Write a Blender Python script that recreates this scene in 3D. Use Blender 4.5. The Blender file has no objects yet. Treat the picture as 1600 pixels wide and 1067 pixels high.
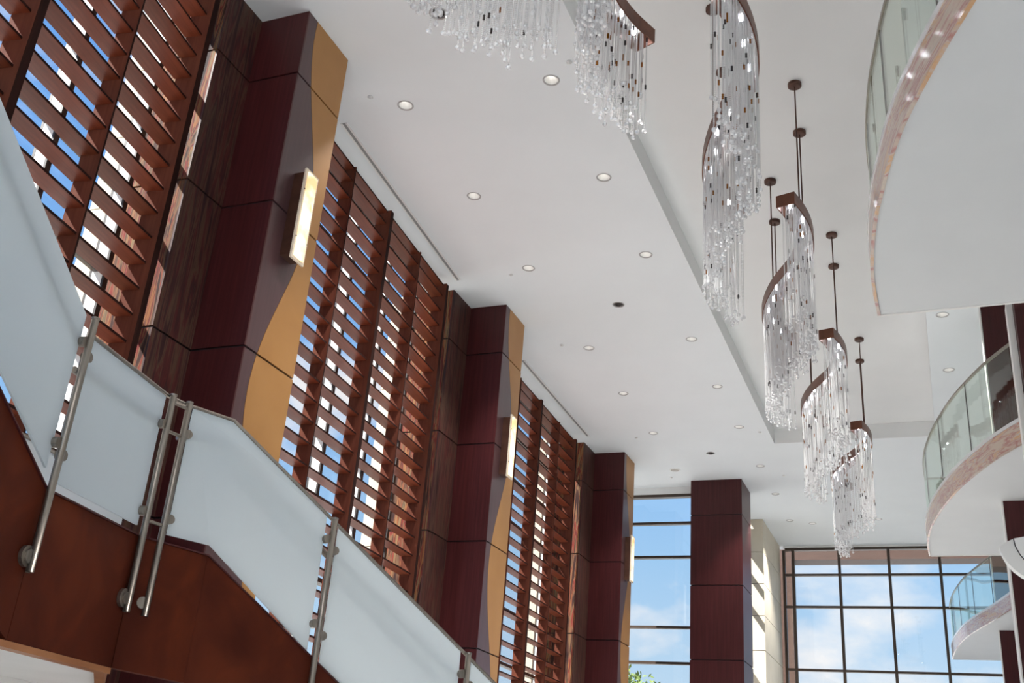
import bpy, math, random
from mathutils import Vector, Matrix

# ------------------------------------------------------------------ camera, sky, sun, exposure
SC = bpy.context.scene
COL = SC.collection
ZC = 1.6                       # eye height: heights below are measured from the eye
YAW, PITCH, ROLL, FPX = -0.406779105, 0.418753570, 0.0825157573, 1646.13

def camera():
    f = Vector((math.sin(YAW)*math.cos(PITCH), math.cos(YAW)*math.cos(PITCH), math.sin(PITCH)))
    rt = Vector((math.cos(YAW), -math.sin(YAW), 0)); up = rt.cross(f)
    c, s = math.cos(ROLL), math.sin(ROLL)
    r2 = rt*c + up*s; u2 = up*c - rt*s
    cd = bpy.data.cameras.new('camera'); cd.sensor_width = 36; cd.lens = FPX/1600*36
    cd.clip_end = 500
    o = bpy.data.objects.new('camera', cd); COL.objects.link(o)
    m = Matrix.Identity(4)
    for i in range(3):
        m[i][0], m[i][1], m[i][2] = r2[i], u2[i], -f[i]
    m[2][3] = ZC
    o.matrix_world = m
    SC.camera = o
camera()

vs = SC.view_settings
vs.view_transform = 'Standard'; vs.look = 'None'; vs.gamma = 1; vs.use_curve_mapping = False
vs.exposure = 0.40
cy = SC.cycles
cy.max_bounces = 12; cy.diffuse_bounces = 7; cy.glossy_bounces = 5; cy.transmission_bounces = 8
cy.transparent_max_bounces = 32; cy.sample_clamp_indirect = 6.0
cy.caustics_reflective = False; cy.caustics_refractive = False

def sky():
    w = bpy.data.worlds.new('sky'); SC.world = w; w.use_nodes = True
    nt = w.node_tree; nt.nodes.clear(); N = nt.nodes.new; L = nt.links.new
    tc = N('ShaderNodeTexCoord'); sep = N('ShaderNodeSeparateXYZ'); L(tc.outputs['Generated'], sep.inputs[0])
    ramp = N('ShaderNodeValToRGB'); L(sep.outputs['Z'], ramp.inputs[0])
    e = ramp.color_ramp.elements
    e[0].position = 0.0; e[0].color = (.66, .82, .97, 1)
    e[1].position = 1.0; e[1].color = (.10, .30, .80, 1)
    for p, c in ((.10, (.58, .78, .97, 1)), (.22, (.40, .66, .97, 1)), (.36, (.26, .54, .98, 1)), (.6, (.17, .42, .93, 1))):
        k = e.new(p); k.color = c
    mp = N('ShaderNodeMapping'); mp.inputs['Scale'].default_value = (1, 1, 1.9)
    mp.inputs['Location'].default_value = (1.30, .40, .95)
    L(tc.outputs['Generated'], mp.inputs[0])
    no = N('ShaderNodeTexNoise'); no.inputs['Scale'].default_value = 3.4; no.inputs['Detail'].default_value = 8
    no.inputs['Roughness'].default_value = .55
    L(mp.outputs[0], no.inputs['Vector'])
    cr = N('ShaderNodeValToRGB'); L(no.outputs[0], cr.inputs[0])
    cr.color_ramp.elements[0].position = .56; cr.color_ramp.elements[0].color = (0, 0, 0, 1)
    cr.color_ramp.elements[1].position = .665; cr.color_ramp.elements[1].color = (1, 1, 1, 1)
    mx = N('ShaderNodeMix'); mx.data_type = 'RGBA'
    L(cr.outputs[0], mx.inputs[0]); L(ramp.outputs[0], mx.inputs[6]); mx.inputs[7].default_value = (1.0, 1.0, 1.02, 1)
    bg = N('ShaderNodeBackground'); bg.inputs[1].default_value = .74
    L(mx.outputs[2], bg.inputs[0])
    out = N('ShaderNodeOutputWorld'); L(bg.outputs[0], out.inputs[0])
sky()

SUN_TO = Vector((-.55, -.50, .80)).normalized()
def sun():
    d = bpy.data.lights.new('sun', 'SUN'); d.energy = 11; d.angle = .009; d.color = (1, .97, .93)
    o = bpy.data.objects.new('sun', d); COL.objects.link(o)
    o.rotation_euler = SUN_TO.to_track_quat('Z', 'Y').to_euler()
    o.location = SUN_TO*60
sun()

# ------------------------------------------------------------------ helpers
RNG = random.Random(7)
class MB:
    """collects faces; heights are given from the eye"""
    def __init__(s): s.v = []; s.f = []; s.mi = []
    def add(s, vs_, fs, mi=0):
        b = len(s.v); s.v += [tuple(p) for p in vs_]
        for q in fs: s.f.append([b+i for i in q]); s.mi.append(mi)
        return s
    def box(s, x0, x1, y0, y1, z0, z1, mi=0):
        v = [(x, y, z) for z in (z0, z1) for y in (y0, y1) for x in (x0, x1)]
        return s.add(v, [(0, 2, 3, 1), (4, 5, 7, 6), (0, 1, 5, 4), (2, 6, 7, 3), (0, 4, 6, 2), (1, 3, 7, 5)], mi)
    def prism(s, pts, off, mi=0):
        """polygon pts (3D) pushed by vector off"""
        n = len(pts); o = Vector(off)
        v = [tuple(p) for p in pts] + [tuple(Vector(p)+o) for p in pts]
        f = [list(range(n))[::-1], list(range(n, 2*n))] + [(i, (i+1) % n, n+(i+1) % n, n+i) for i in range(n)]
        return s.add(v, f, mi)
    def tube(s, path, r, n=8, mi=0, cap=True):
        P = [Vector(p) for p in path]; v = []; f = []
        for i, p in enumerate(P):
            t = (P[min(i+1, len(P)-1)]-P[max(i-1, 0)]).normalized()
            a = t.cross(Vector((0, 0, 1)))
            if a.length < .01: a = t.cross(Vector((1, 0, 0)))
            a.normalize(); b = t.cross(a)
            for k in range(n):
                q = 2*math.pi*k/n
                v.append(p + a*(r*math.cos(q)) + b*(r*math.sin(q)))
        for i in range(len(P)-1):
            for k in range(n):
                f.append((i*n+k, i*n+(k+1) % n, (i+1)*n+(k+1) % n, (i+1)*n+k))
        if cap: f.append(list(range(n))); f.append([(len(P)-1)*n+k for k in range(n)][::-1])
        return s.add(v, f, mi)
    def lathe(s, prof, c=(0, 0, 0), n=20, mi=0):
        v = []; f = []
        for (r, z) in prof:
            for k in range(n):
                q = 2*math.pi*k/n
                v.append((c[0]+r*math.cos(q), c[1]+r*math.sin(q), c[2]+z))
        for i in range(len(prof)-1):
            for k in range(n):
                f.append((i*n+k, i*n+(k+1) % n, (i+1)*n+(k+1) % n, (i+1)*n+k))
        return s.add(v, f, mi)
    def ball(s, c, r, mi=0, n=6, m=4):
        v = [(c[0], c[1], c[2]+r)]; f = []
        for j in range(1, m):
            t = math.pi*j/m
            for k in range(n):
                q = 2*math.pi*k/n
                v.append((c[0]+r*math.sin(t)*math.cos(q), c[1]+r*math.sin(t)*math.sin(q), c[2]+r*math.cos(t)))
        v.append((c[0], c[1], c[2]-r)); e = len(v)-1
        for k in range(n): f.append((0, 1+k, 1+(k+1) % n))
        for j in range(m-2):
            for k in range(n):
                a = 1+j*n
                f.append((a+k, a+n+k, a+n+(k+1) % n, a+(k+1) % n))
        for k in range(n): f.append((e, 1+(m-2)*n+(k+1) % n, 1+(m-2)*n+k))
        return s.add(v, f, mi)
    def mesh(s, name, mats, shift=(0, 0, 0), smooth=False):
        m = bpy.data.meshes.new(name)
        m.from_pydata([(p[0]-shift[0], p[1]-shift[1], p[2]-shift[2]) for p in s.v], [], s.f)
        for k in (mats if isinstance(mats, (list, tuple)) else [mats]): m.materials.append(M[k])
        m.polygons.foreach_set('material_index', s.mi)
        if smooth: m.polygons.foreach_set('use_smooth', [True]*len(m.polygons))
        m.validate(); m.update()
        return m

def link(name, data, parent=None, loc=(0, 0, 0), rz=0):
    o = bpy.data.objects.new(name, data); COL.objects.link(o)
    o.location = loc; o.rotation_euler = (0, 0, rz)
    if parent: o.parent = parent
    return o
def tag(o, label, cat, group=None):
    o['label'] = label; o['category'] = cat
    if group: o['group'] = group
    return o
def thing(name, label, cat, loc, rz=0, group=None):
    """Empty at the base; loc height from the eye"""
    o = link(name, None, None, (loc[0], loc[1], loc[2]+ZC), rz); o.empty_display_size = .2
    o['base'] = (loc[0], loc[1], loc[2])
    return tag(o, label, cat, group)
def base(o):
    while o is not None:
        if 'base' in o: return tuple(o['base'])
        o = o.parent
    return (0, 0, -ZC)
def part(name, mb, mats, parent, smooth=False, label=None):
    """mesh given in place (not for turned things) made a child of parent"""
    o = link(name, mb.mesh(name, mats, base(parent), smooth), parent)
    if label: o['label'] = label
    return o
def struct(name, mb, mats, label=None, smooth=False):
    o = link(name, mb.mesh(name, mats, (0, 0, -ZC), smooth))
    o['kind'] = 'structure'
    if label: o['label'] = label
    return o
def struct_root(name, loc, rz=0, label=None):
    o = link(name, None, None, (loc[0], loc[1], loc[2]+ZC), rz); o['base'] = tuple(loc); o['kind'] = 'structure'
    if label: o['label'] = label
    return o
def solo(name, mb, mats, label, cat, group=None, smooth=False, loc=(0, 0, 0)):
    o = link(name, mb.mesh(name, mats, loc, smooth), None, (loc[0], loc[1], loc[2]+ZC))
    return tag(o, label, cat, group)
def copy_tree(o, parent=None):
    c = o.copy(); COL.objects.link(c)
    if parent: c.parent = parent
    for ch in list(o.children): copy_tree(ch, c)
    return c
def spline(P, n=6):
    P = [Vector(p) for p in P]; out = []
    for i in range(len(P)-1):
        a, b, c, d = P[max(i-1, 0)], P[i], P[i+1], P[min(i+2, len(P)-1)]
        for k in range(n):
            t = k/n
            out.append(.5*((2*b)+(c-a)*t+(2*a-5*b+4*c-d)*t*t+(3*b-a-3*c+d)*t**3))
    out.append(P[-1]); return out

# ------------------------------------------------------------------ materials
M = {}
def mat(name, col, rough=.5, metal=0, spec=.5, coat=0, coat_rough=.1):
    m = bpy.data.materials.new(name); m.use_nodes = True; M[name] = m
    p = m.node_tree.nodes['Principled BSDF']
    p.inputs['Base Color'].default_value = (*col, 1); p.inputs['Roughness'].default_value = rough
    p.inputs['Metallic'].default_value = metal; p.inputs['Specular IOR Level'].default_value = spec
    p.inputs['Coat Weight'].default_value = coat; p.inputs['Coat Roughness'].default_value = coat_rough
    return m, m.node_tree, p
def ramp_mat(name, stops, scale, noise_scale=3, detail=6, distortion=0, bump=0, bump_scale=40, coords='Object', **kw):
    """streaky procedural colour: noise over stretched coordinates"""
    m, nt, p = mat(name, stops[0][1], **kw); N = nt.nodes.new; L = nt.links.new
    tc = N('ShaderNodeTexCoord'); mp = N('ShaderNodeMapping'); mp.inputs['Scale'].default_value = scale
    if coords == 'World':
        ge = N('ShaderNodeNewGeometry'); L(ge.outputs['Position'], mp.inputs[0])
    else: L(tc.outputs[coords], mp.inputs[0])
    no = N('ShaderNodeTexNoise'); no.inputs['Scale'].default_value = noise_scale
    no.inputs['Detail'].default_value = detail; no.inputs['Distortion'].default_value = distortion
    L(mp.outputs[0], no.inputs['Vector'])
    r = N('ShaderNodeValToRGB'); L(no.outputs[0], r.inputs[0]); e = r.color_ramp.elements
    e[0].position = stops[0][0]; e[0].color = (*stops[0][1], 1)
    e[1].position = stops[-1][0]; e[1].color = (*stops[-1][1], 1)
    for q, c in stops[1:-1]:
        k = e.new(q); k.color = (*c, 1)
    L(r.outputs[0], p.inputs['Base Color'])
    if bump:
        b = N('ShaderNodeBump'); b.inputs['Strength'].default_value = bump; b.inputs['Distance'].default_value = .01
        L(no.outputs[0], b.inputs['Height']); L(b.outputs[0], p.inputs['Normal'])
    return m

ramp_mat('ceiling_paint', [(.3, (.765, .802, .825)), (.7, (.785, .822, .845))], (1, 1, 1), 1.2, rough=.75, spec=.2)
ramp_mat('recess_paint', [(.3, (.775, .785, .785)), (.7, (.80, .81, .81))], (1, 1, 1), 1.2, rough=.75, spec=.2)
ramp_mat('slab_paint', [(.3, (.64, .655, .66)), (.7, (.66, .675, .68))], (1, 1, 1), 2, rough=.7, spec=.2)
ramp_mat('white_paint', [(.3, (.80, .79, .77)), (.7, (.84, .83, .81))], (1, 1, 1), 2, rough=.6, spec=.3)
ramp_mat('floor_stone', [(.3, (.74, .74, .73)), (.7, (.82, .82, .81))], (1, 1, 1), 1.5, rough=.35, coords='World')
ramp_mat('ground_paving', [(.3, (.44, .42, .38)), (.7, (.52, .50, .46))], (1, 1, 1), .6, rough=.9, coords='World')
ramp_mat('slat_wood', [(.25, (.092, .020, .009)), (.5, (.15, .034, .014)), (.75, (.20, .050, .021))], (9, .7, 9), 3, 5, .4,
         rough=.45, spec=.35)
ramp_mat('shaded_front_wood', [(.3, (.016, .006, .005)), (.7, (.032, .010, .007))], (9, 9, .6), 3, 5, .3, rough=.7, spec=.08, coords='World')  # room-facing screen fronts: same wood with its shade put into the colour
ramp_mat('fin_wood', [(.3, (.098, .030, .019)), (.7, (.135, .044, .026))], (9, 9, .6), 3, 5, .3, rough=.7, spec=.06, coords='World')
ramp_mat('maroon_veneer', [(.25, (.042, .009, .010)), (.5, (.058, .012, .013)), (.8, (.080, .018, .019))], (14, 14, .5), 2.5, 6, .2,
         rough=.38, spec=.26, coat=.05, coat_rough=.25, coords='World')
ramp_mat('plum_panel', [(.3, (.068, .032, .035)), (.7, (.085, .040, .043))], (12, 12, .5), 2, 4, rough=.36, coat=.2, coat_rough=.25, coords='World')
ramp_mat('gold_panel', [(.3, (.41, .195, .058)), (.7, (.46, .23, .075))], (1, 1, 1), 2, 3, rough=.42, metal=.25, coords='World')
ramp_mat('stringer_wood', [(.25, (.054, .0095, .004)), (.5, (.082, .015, .006)), (.78, (.13, .025, .008))], (1.6, 1.6, 1.2), 1.7, 8, .8,
         rough=.55, spec=.10, coords='World')
ramp_mat('accent_veneer', [(.30, (.018, .009, .009)), (.42, (.050, .022, .017)), (.48, (.15, .085, .045)), (.52, (.16, .022, .018)), (.55, (.055, .020, .018)), (.59, (.23, .085, .03)),
         (.64, (.17, .12, .065)), (.72, (.035, .015, .014))], (4.2, 4.2, .40), 2.2, 10, 1.6, rough=.65, spec=.08, coords='World')
ramp_mat('accent_dark', [(.30, (.020, .008, .009)), (.42, (.042, .014, .014)), (.50, (.082, .046, .030)), (.55, (.075, .016, .015)), (.62, (.034, .012, .013)),
         (.72, (.070, .042, .028))], (5.5, 5.5, .35), 2.4, 10, 1.2, rough=.5, spec=.25, coords='World')
ramp_mat('fascia_veneer', [(.26, (.42, .35, .30)), (.38, (.56, .46, .37)), (.46, (.50, .36, .30)), (.51, (.40, .15, .13)), (.55, (.52, .42, .36)), (.61, (.58, .32, .14)),
         (.66, (.52, .46, .43)), (.76, (.26, .17, .20))], (.9, .9, 7), 2.4, 8, 1.0, rough=.28, coat=.5, coat_rough=.08, coords='World')
ramp_mat('cream_stone', [(.3, (.58, .515, .40)), (.7, (.64, .575, .455))], (1, 1, 1), 2, 6, rough=.55, coords='World')
ramp_mat('exterior_stone', [(.3, (.50, .44, .345)), (.7, (.57, .505, .40))], (1, 1, 1), 2, 6, rough=.8, coords='World')
ramp_mat('exterior_brown', [(.3, (.070, .034, .023)), (.7, (.095, .048, .033))], (1, 1, 8), 3, 5, rough=.6, coords='World')
ramp_mat('copper_trim', [(.3, (.40, .16, .07)), (.7, (.52, .23, .10))], (1, 1, 1), 3, 4, rough=.4, metal=.4, coords='World')
ramp_mat('bronze', [(.3, (.055, .022, .014)), (.7, (.10, .042, .026))], (1, 1, 1), 6, 5, rough=.45, metal=.35)
ramp_mat('copper_band', [(.3, (.10, .036, .020)), (.7, (.19, .068, .036))], (1, 1, 1), 5, 6, .5, rough=.38, metal=.45)
mat('dark_joint', (.012, .010, .014), .7)
mat('dark_metal', (.030, .022, .018), .45)
mat('bronze_frame', (.060, .040, .028), .4, metal=.2)
mat('ring_grey', (.42, .42, .42), .35, metal=.3)
mat('slot_grey', (.30, .30, .30), .6)
mat('white_metal', (.80, .80, .79), .4)
mat('curb_metal', (.74, .74, .75), .25, metal=.3)
ramp_mat('steel', [(.3, (.24, .21, .18)), (.7, (.34, .30, .26))], (30, 30, 1), 4, 3, rough=.33, metal=.9)
mat('chrome', (.7, .7, .7), .15, metal=1)
mat('speaker_shell', (.78, .77, .75), .35)
ramp_mat('leaf', [(.3, (.10, .16, .03)), (.7, (.24, .30, .06))], (1, 1, 1), 5, rough=.6)
ramp_mat('bark', [(.3, (.10, .07, .05)), (.7, (.17, .12, .08))], (8, 8, 1), 4, rough=.9)

def glass(name, tint, refl=1.0, haze=0):
    m = bpy.data.materials.new(name); m.use_nodes = True; M[name] = m
    nt = m.node_tree; nt.nodes.clear(); N = nt.nodes.new; L = nt.links.new
    lw = N('ShaderNodeLayerWeight'); lw.inputs[0].default_value = .5
    pw = N('ShaderNodeMath'); pw.operation = 'POWER'; pw.inputs[1].default_value = 4.0; L(lw.outputs['Facing'], pw.inputs[0])
    ml = N('ShaderNodeMath'); ml.operation = 'MULTIPLY_ADD'; ml.inputs[1].default_value = .55*refl; ml.inputs[2].default_value = .05*refl
    L(pw.outputs[0], ml.inputs[0])
    tr = N('ShaderNodeBsdfTransparent'); tr.inputs[0].default_value = (*tint, 1)
    gl = N('ShaderNodeBsdfGlossy'); gl.inputs['Roughness'].default_value = .02
    gl.inputs[0].default_value = (.95, 1, .98, 1)
    mx = N('ShaderNodeMixShader'); L(ml.outputs[0], mx.inputs[0]); L(tr.outputs[0], mx.inputs[1]); L(gl.outputs[0], mx.inputs[2])
    out = N('ShaderNodeOutputMaterial'); L(mx.outputs[0], out.inputs[0])
glass('window_glass', (.985, .99, .99), .6)
glass('guard_glass', (.90, .935, .90), 1.0)

def frosted():
    m = bpy.data.materials.new('frosted_glass'); m.use_nodes = True; M['frosted_glass'] = m
    nt = m.node_tree; nt.nodes.clear(); N = nt.nodes.new; L = nt.links.new
    df = N('ShaderNodeBsdfDiffuse'); df.inputs[0].default_value = (.88, .955, 1, 1)
    tl = N('ShaderNodeBsdfTranslucent'); tl.inputs[0].default_value = (.93, .98, 1, 1)
    m1 = N('ShaderNodeMixShader'); m1.inputs[0].default_value = .68; L(df.outputs[0], m1.inputs[1]); L(tl.outputs[0], m1.inputs[2])
    rf = N('ShaderNodeBsdfRefraction'); rf.inputs['Roughness'].default_value = .30; rf.inputs['IOR'].default_value = 1.12
    rf.inputs[0].default_value = (.86, .93, .94, 1)
    m2 = N('ShaderNodeMixShader'); m2.inputs[0].default_value = .17; L(m1.outputs[0], m2.inputs[1]); L(rf.outputs[0], m2.inputs[2])
    gl = N('ShaderNodeBsdfGlossy'); gl.inputs['Roughness'].default_value = .12
    m3 = N('ShaderNodeMixShader'); m3.inputs[0].default_value = .06; L(m2.outputs[0], m3.inputs[1]); L(gl.outputs[0], m3.inputs[2])
    out = N('ShaderNodeOutputMaterial'); L(m3.outputs[0], out.inputs[0])
frosted()
def crystal(name, col, tr_w, col_t):
    m = bpy.data.materials.new(name); m.use_nodes = True; M[name] = m
    nt = m.node_tree; nt.nodes.clear(); N = nt.nodes.new; L = nt.links.new
    tr = N('ShaderNodeBsdfTransparent'); tr.inputs[0].default_value = (*col_t, 1)
    gl = N('ShaderNodeBsdfGlossy'); gl.inputs['Roughness'].default_value = .05; gl.inputs[0].default_value = (*col, 1)
    df = N('ShaderNodeBsdfTranslucent'); df.inputs[0].default_value = (*col, 1)
    d2 = N('ShaderNodeBsdfDiffuse'); d2.inputs[0].default_value = (*col, 1)
    md = N('ShaderNodeMixShader'); md.inputs[0].default_value = .5; L(df.outputs[0], md.inputs[1]); L(d2.outputs[0], md.inputs[2])
    m1 = N('ShaderNodeMixShader'); m1.inputs[0].default_value = .40; L(md.outputs[0], m1.inputs[1]); L(gl.outputs[0], m1.inputs[2])
    m2 = N('ShaderNodeMixShader'); m2.inputs[0].default_value = tr_w; L(m1.outputs[0], m2.inputs[1]); L(tr.outputs[0], m2.inputs[2])
    out = N('ShaderNodeOutputMaterial'); L(m2.outputs[0], out.inputs[0])
crystal('crystal', (1, 1, 1), .28, (.98, .98, 1))
crystal('crystal_amber', (.34, .13, .02), .1, (.8, .5, .2))
crystal('crystal_smoke', (.09, .08, .08), .1, (.4, .4, .4))
def emit(name, col, s):
    m = bpy.data.materials.new(name); m.use_nodes = True; M[name] = m
    p = m.node_tree.nodes['Principled BSDF']; p.inputs['Base Color'].default_value = (*col, 1)
    p.inputs['Emission Color'].default_value = (*col, 1); p.inputs['Emission Strength'].default_value = s
emit('lamp_white', (.93, .93, 1.0), 34)
emit('lamp_warm', (1, .96, .90), 2.2)
def alabaster():
    emit('alabaster', (1, .80, .52), .80); m = M['alabaster']; nt = m.node_tree; N = nt.nodes.new; L = nt.links.new
    p = nt.nodes['Principled BSDF']; tc = N('ShaderNodeTexCoord'); no = N('ShaderNodeTexNoise'); no.inputs['Scale'].default_value = 5
    no.inputs['Detail'].default_value = 4
    L(tc.outputs['Object'], no.inputs['Vector']); r = N('ShaderNodeValToRGB'); L(no.outputs[0], r.inputs[0])
    e = r.color_ramp.elements; e[0].position = .36; e[0].color = (.62, .34, .10, 1); e[1].position = .52; e[1].color = (1, .88, .66, 1)
    L(r.outputs[0], p.inputs['Emission Color'])
alabaster()
mat('alabaster_rim', (.80, .70, .56), .4)

# ------------------------------------------------------------------ the shell
H1, H2 = 7.60, 7.926
FLOOR = -ZC
TX0, TX1, TY0, TY1 = -3.12, .09, 1.0, 21.84         # recessed tray of the ceiling
struct('floor', MB().box(-9.0, 6.0, -12, 31.2, FLOOR-.2, FLOOR), 'floor_stone')
struct('ground', MB().box(-90, 90, -90, 120, FLOOR-.5, FLOOR-.22), 'ground_paving')

DOWN = [(-3.66, y, 'row along the raised ceiling edge') for y in (6.9, 9.0, 11.06, 13.18, 16.23, 18.43, 20.69, 23.33, 25.57, 28.05)] + \
       [(-5.5, y, 'row nearest the louvered screens') for y in (8.97, 11.05, 13.17, 16.23, 18.45, 20.78)] + \
       [(-3.12, 28.4, 'far'), (-1.44, 28.13, 'far'), (.33, 16.13, 'soffit'), (.39, 18.4, 'soffit')]
GIMBAL = [(-4.44, 7.63), (-4.51, 14.68), (-4.58, 22.27)]
HOLE_R = .082
def ceiling():
    import bmesh
    bm = bmesh.new()
    def loop(pts):
        vv = [bm.verts.new((x, y, H1+ZC)) for x, y in pts]
        return [bm.edges.new((vv[i], vv[(i+1) % len(vv)])) for i in range(len(vv))]
    E_ = loop([(-6.35, -9), (5.6, -9), (5.6, 31.25), (-4.75, 31.25), (-4.75, 27.7), (-5.17, 27.7), (-5.17, 24.88), (-8.4, 24.88), (-8.1, 22.0),
               (-7.85, 20), (-7.70, 15.5), (-7.55, 14), (-7.15, 8.5), (-6.98, 7), (-6.35, 2.2)])
    E_ += loop([(TX0, TY0), (TX1, TY0), (TX1, TY1), (TX0, TY1)])
    for x, y in [(d[0], d[1]) for d in DOWN] + GIMBAL:
        E_ += loop([(x+HOLE_R*math.cos(k*math.pi/9), y+HOLE_R*math.sin(k*math.pi/9)) for k in range(18)])
    bmesh.ops.triangle_fill(bm, use_beauty=True, use_dissolve=False, edges=E_)
    m = bpy.data.meshes.new('ceiling'); bm.to_mesh(m); bm.free(); m.materials.append(M['ceiling_paint'])
    o = link('ceiling', m); o['kind'] = 'structure'
    t = MB()
    t.add([(TX0, TY0, H1), (TX0, TY1, H1), (TX0, TY1, H2), (TX0, TY0, H2)], [(0, 1, 2, 3)])
    t.add([(TX1, TY0, H1), (TX1, TY1, H1), (TX1, TY1, H2), (TX1, TY0, H2)], [(0, 1, 2, 3)])
    t.add([(TX0, TY1, H1), (TX1, TY1, H1), (TX1, TY1, H2), (TX0, TY1, H2)], [(0, 1, 2, 3)])
    t.add([(TX0, TY0, H1), (TX1, TY0, H1), (TX1, TY0, H2), (TX0, TY0, H2)], [(0, 1, 2, 3)])
    t.box(TX0-.1, TX1+.1, TY0-.1, TY1+.1, H2, H2+.15)
    struct('ceiling_recess', t, 'recess_paint')
    struct('roof', MB().box(-6.3, 5.8, -9, 24.8, H2+.16, H2+.5).box(-4.5, 5.8, 24.8, 31.1, H2+.16, H2+.5), 'white_paint')
ceiling()
struct('wall_left', MB().box(-6.35, -6.15, -9, 2.1, FLOOR, H1), 'white_paint')
struct('wall_right', MB().box(5.4, 5.6, -9, 31.2, FLOOR, H1), 'white_paint')

# ------------------------------------------------------------------ louvered bays: screens and the glazing behind
class Bay:
    def __init__(s, x0, y0, sl):
        s.x0, s.y0, s.sl = x0, y0, sl; s.a = math.atan(sl)
    def loc(s, y): return (y-s.y0)/math.cos(s.a)         # distance along the bay
    def at(s, y, off): # world xy at height of y along, off inward(+)/outward(-)
        d = s.loc(y); c, sn = math.cos(s.a), math.sin(s.a)
        return (s.x0 - d*sn + off*c, s.y0 + d*c + off*sn)
ZT = 7.45
SLAT_Z = [4.95+.255*k for k in range(-15, 10)] + [7.43]
SD, ST = .182, .024
FD = .168
def screen(bay, stops, label):
    r = thing('louver_screen', label, 'screen', (bay.x0, bay.y0, FLOOR), bay.a)
    lz = lambda z: z-FLOOR
    def lpart(name, mb, mats, loc=(0, 0, 0), data=None):
        d = data or mb.mesh(name, mats)
        o = link(name, d, r, loc); return o
    PW = .085
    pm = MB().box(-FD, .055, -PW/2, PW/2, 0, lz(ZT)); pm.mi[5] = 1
    post = pm.mesh('post', ['fin_wood', 'shaded_front_wood'])
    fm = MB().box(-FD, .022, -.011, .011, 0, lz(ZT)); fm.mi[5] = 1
    fin = fm.mesh('fin', ['fin_wood', 'shaded_front_wood'])
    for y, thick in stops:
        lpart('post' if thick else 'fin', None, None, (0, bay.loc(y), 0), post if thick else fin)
    cache = {}
    for (ya, ta), (yb, tb) in zip(stops, stops[1:]):
        a = bay.loc(ya)+(PW/2 if ta else .011); b = bay.loc(yb)-(PW/2 if tb else .011)
        L_ = round(b-a, 3)
        if L_ not in cache:
            m = MB().box(-SD, 0, -L_/2, L_/2, -ST/2, ST/2, 0)
            m.mi[5] = 1  # slat front edge coloured near black, standing for its shadow
            cache[L_] = m.mesh('slat', ['slat_wood', 'shaded_front_wood'])
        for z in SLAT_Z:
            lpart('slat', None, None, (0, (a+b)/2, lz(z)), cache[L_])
    return r
GO = .47        # glazing behind the slat front
TRANS = [-.75, .2, 1.5, 2.45, 3.41, 4.20, 5.05, 5.88, 6.73]
def glazing(name, bay, ys):
    r = struct_root(name, (bay.x0, bay.y0, FLOOR), bay.a)
    lz = lambda z: z-FLOOR
    w = MB().box(-GO-.13, -GO-.015, -.03, .03, 0, lz(H1)).mesh('mullion', 'white_metal')
    e = MB().box(-GO-.015, -GO+.008, -.032, .032, 0, lz(H1)).box(-GO-.155, -GO-.13, -.032, .032, 0, lz(H1)).mesh('mullion_edge', 'dark_metal')
    L_ = [bay.loc(y) for y in ys]
    for l in L_:
        k = link('mullion', w, r, (0, l, 0)); link('mullion_edge', e, k)
    cache = {}
    for a, b in zip(L_, L_[1:]):
        n = round(b-a-.064, 3)
        zs = [FLOOR]+TRANS+[H1-.06]
        for i, z in enumerate(zs):
            key = ('t', n)
            if key not in cache: cache[key] = MB().box(-GO-.12, -GO, -n/2, n/2, -.028, .028).mesh('transom', 'bronze_frame')
            link('transom', cache[key], r, (0, (a+b)/2, lz(z)))
            if i:
                hgt = round(z-zs[i-1]-.056, 3); key = (n, hgt)
                if key not in cache: cache[key] = MB().box(-.008, .008, -n/2, n/2, -hgt/2, hgt/2).mesh('pane', 'window_glass')
                link('pane', cache[key], r, (-GO-.07, (a+b)/2, lz((z+zs[i-1])/2)))
    return r
BAY0 = Bay(-6.34, 6.45, .158)
BAY1 = Bay(-6.575, 9.08, .076)
BAY2 = Bay(-7.06, 16.52, .030)
screen(BAY0, [(2.25, 1), (3.31, 0), (4.365, 1), (5.44, 0), (6.41, 1)], 'red-brown louvered wood screen cut off by the left picture edge, left of first pilaster')
screen(BAY1, [(8.68, 1), (9.8, 0), (10.92, 1), (12.07, 0), (13.13, 1)], 'red-brown louvered wood screen between the first and second dark pilasters')
screen(BAY2, [(15.82, 1), (16.97, 0), (18.14, 1), (19.4, 0), (20.52, 1)], 'narrow-looking louvered wood screen between the second and third dark pilasters')
glazing('window_1', BAY0, [2.25, 3.31, 4.365, 5.44, 6.50])
glazing('window_2', BAY1, [8.70, 9.86, 10.98, 12.13, 13.19])
glazing('window_3', BAY2, [15.86, 17.02, 18.19, 19.45, 20.57])

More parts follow.
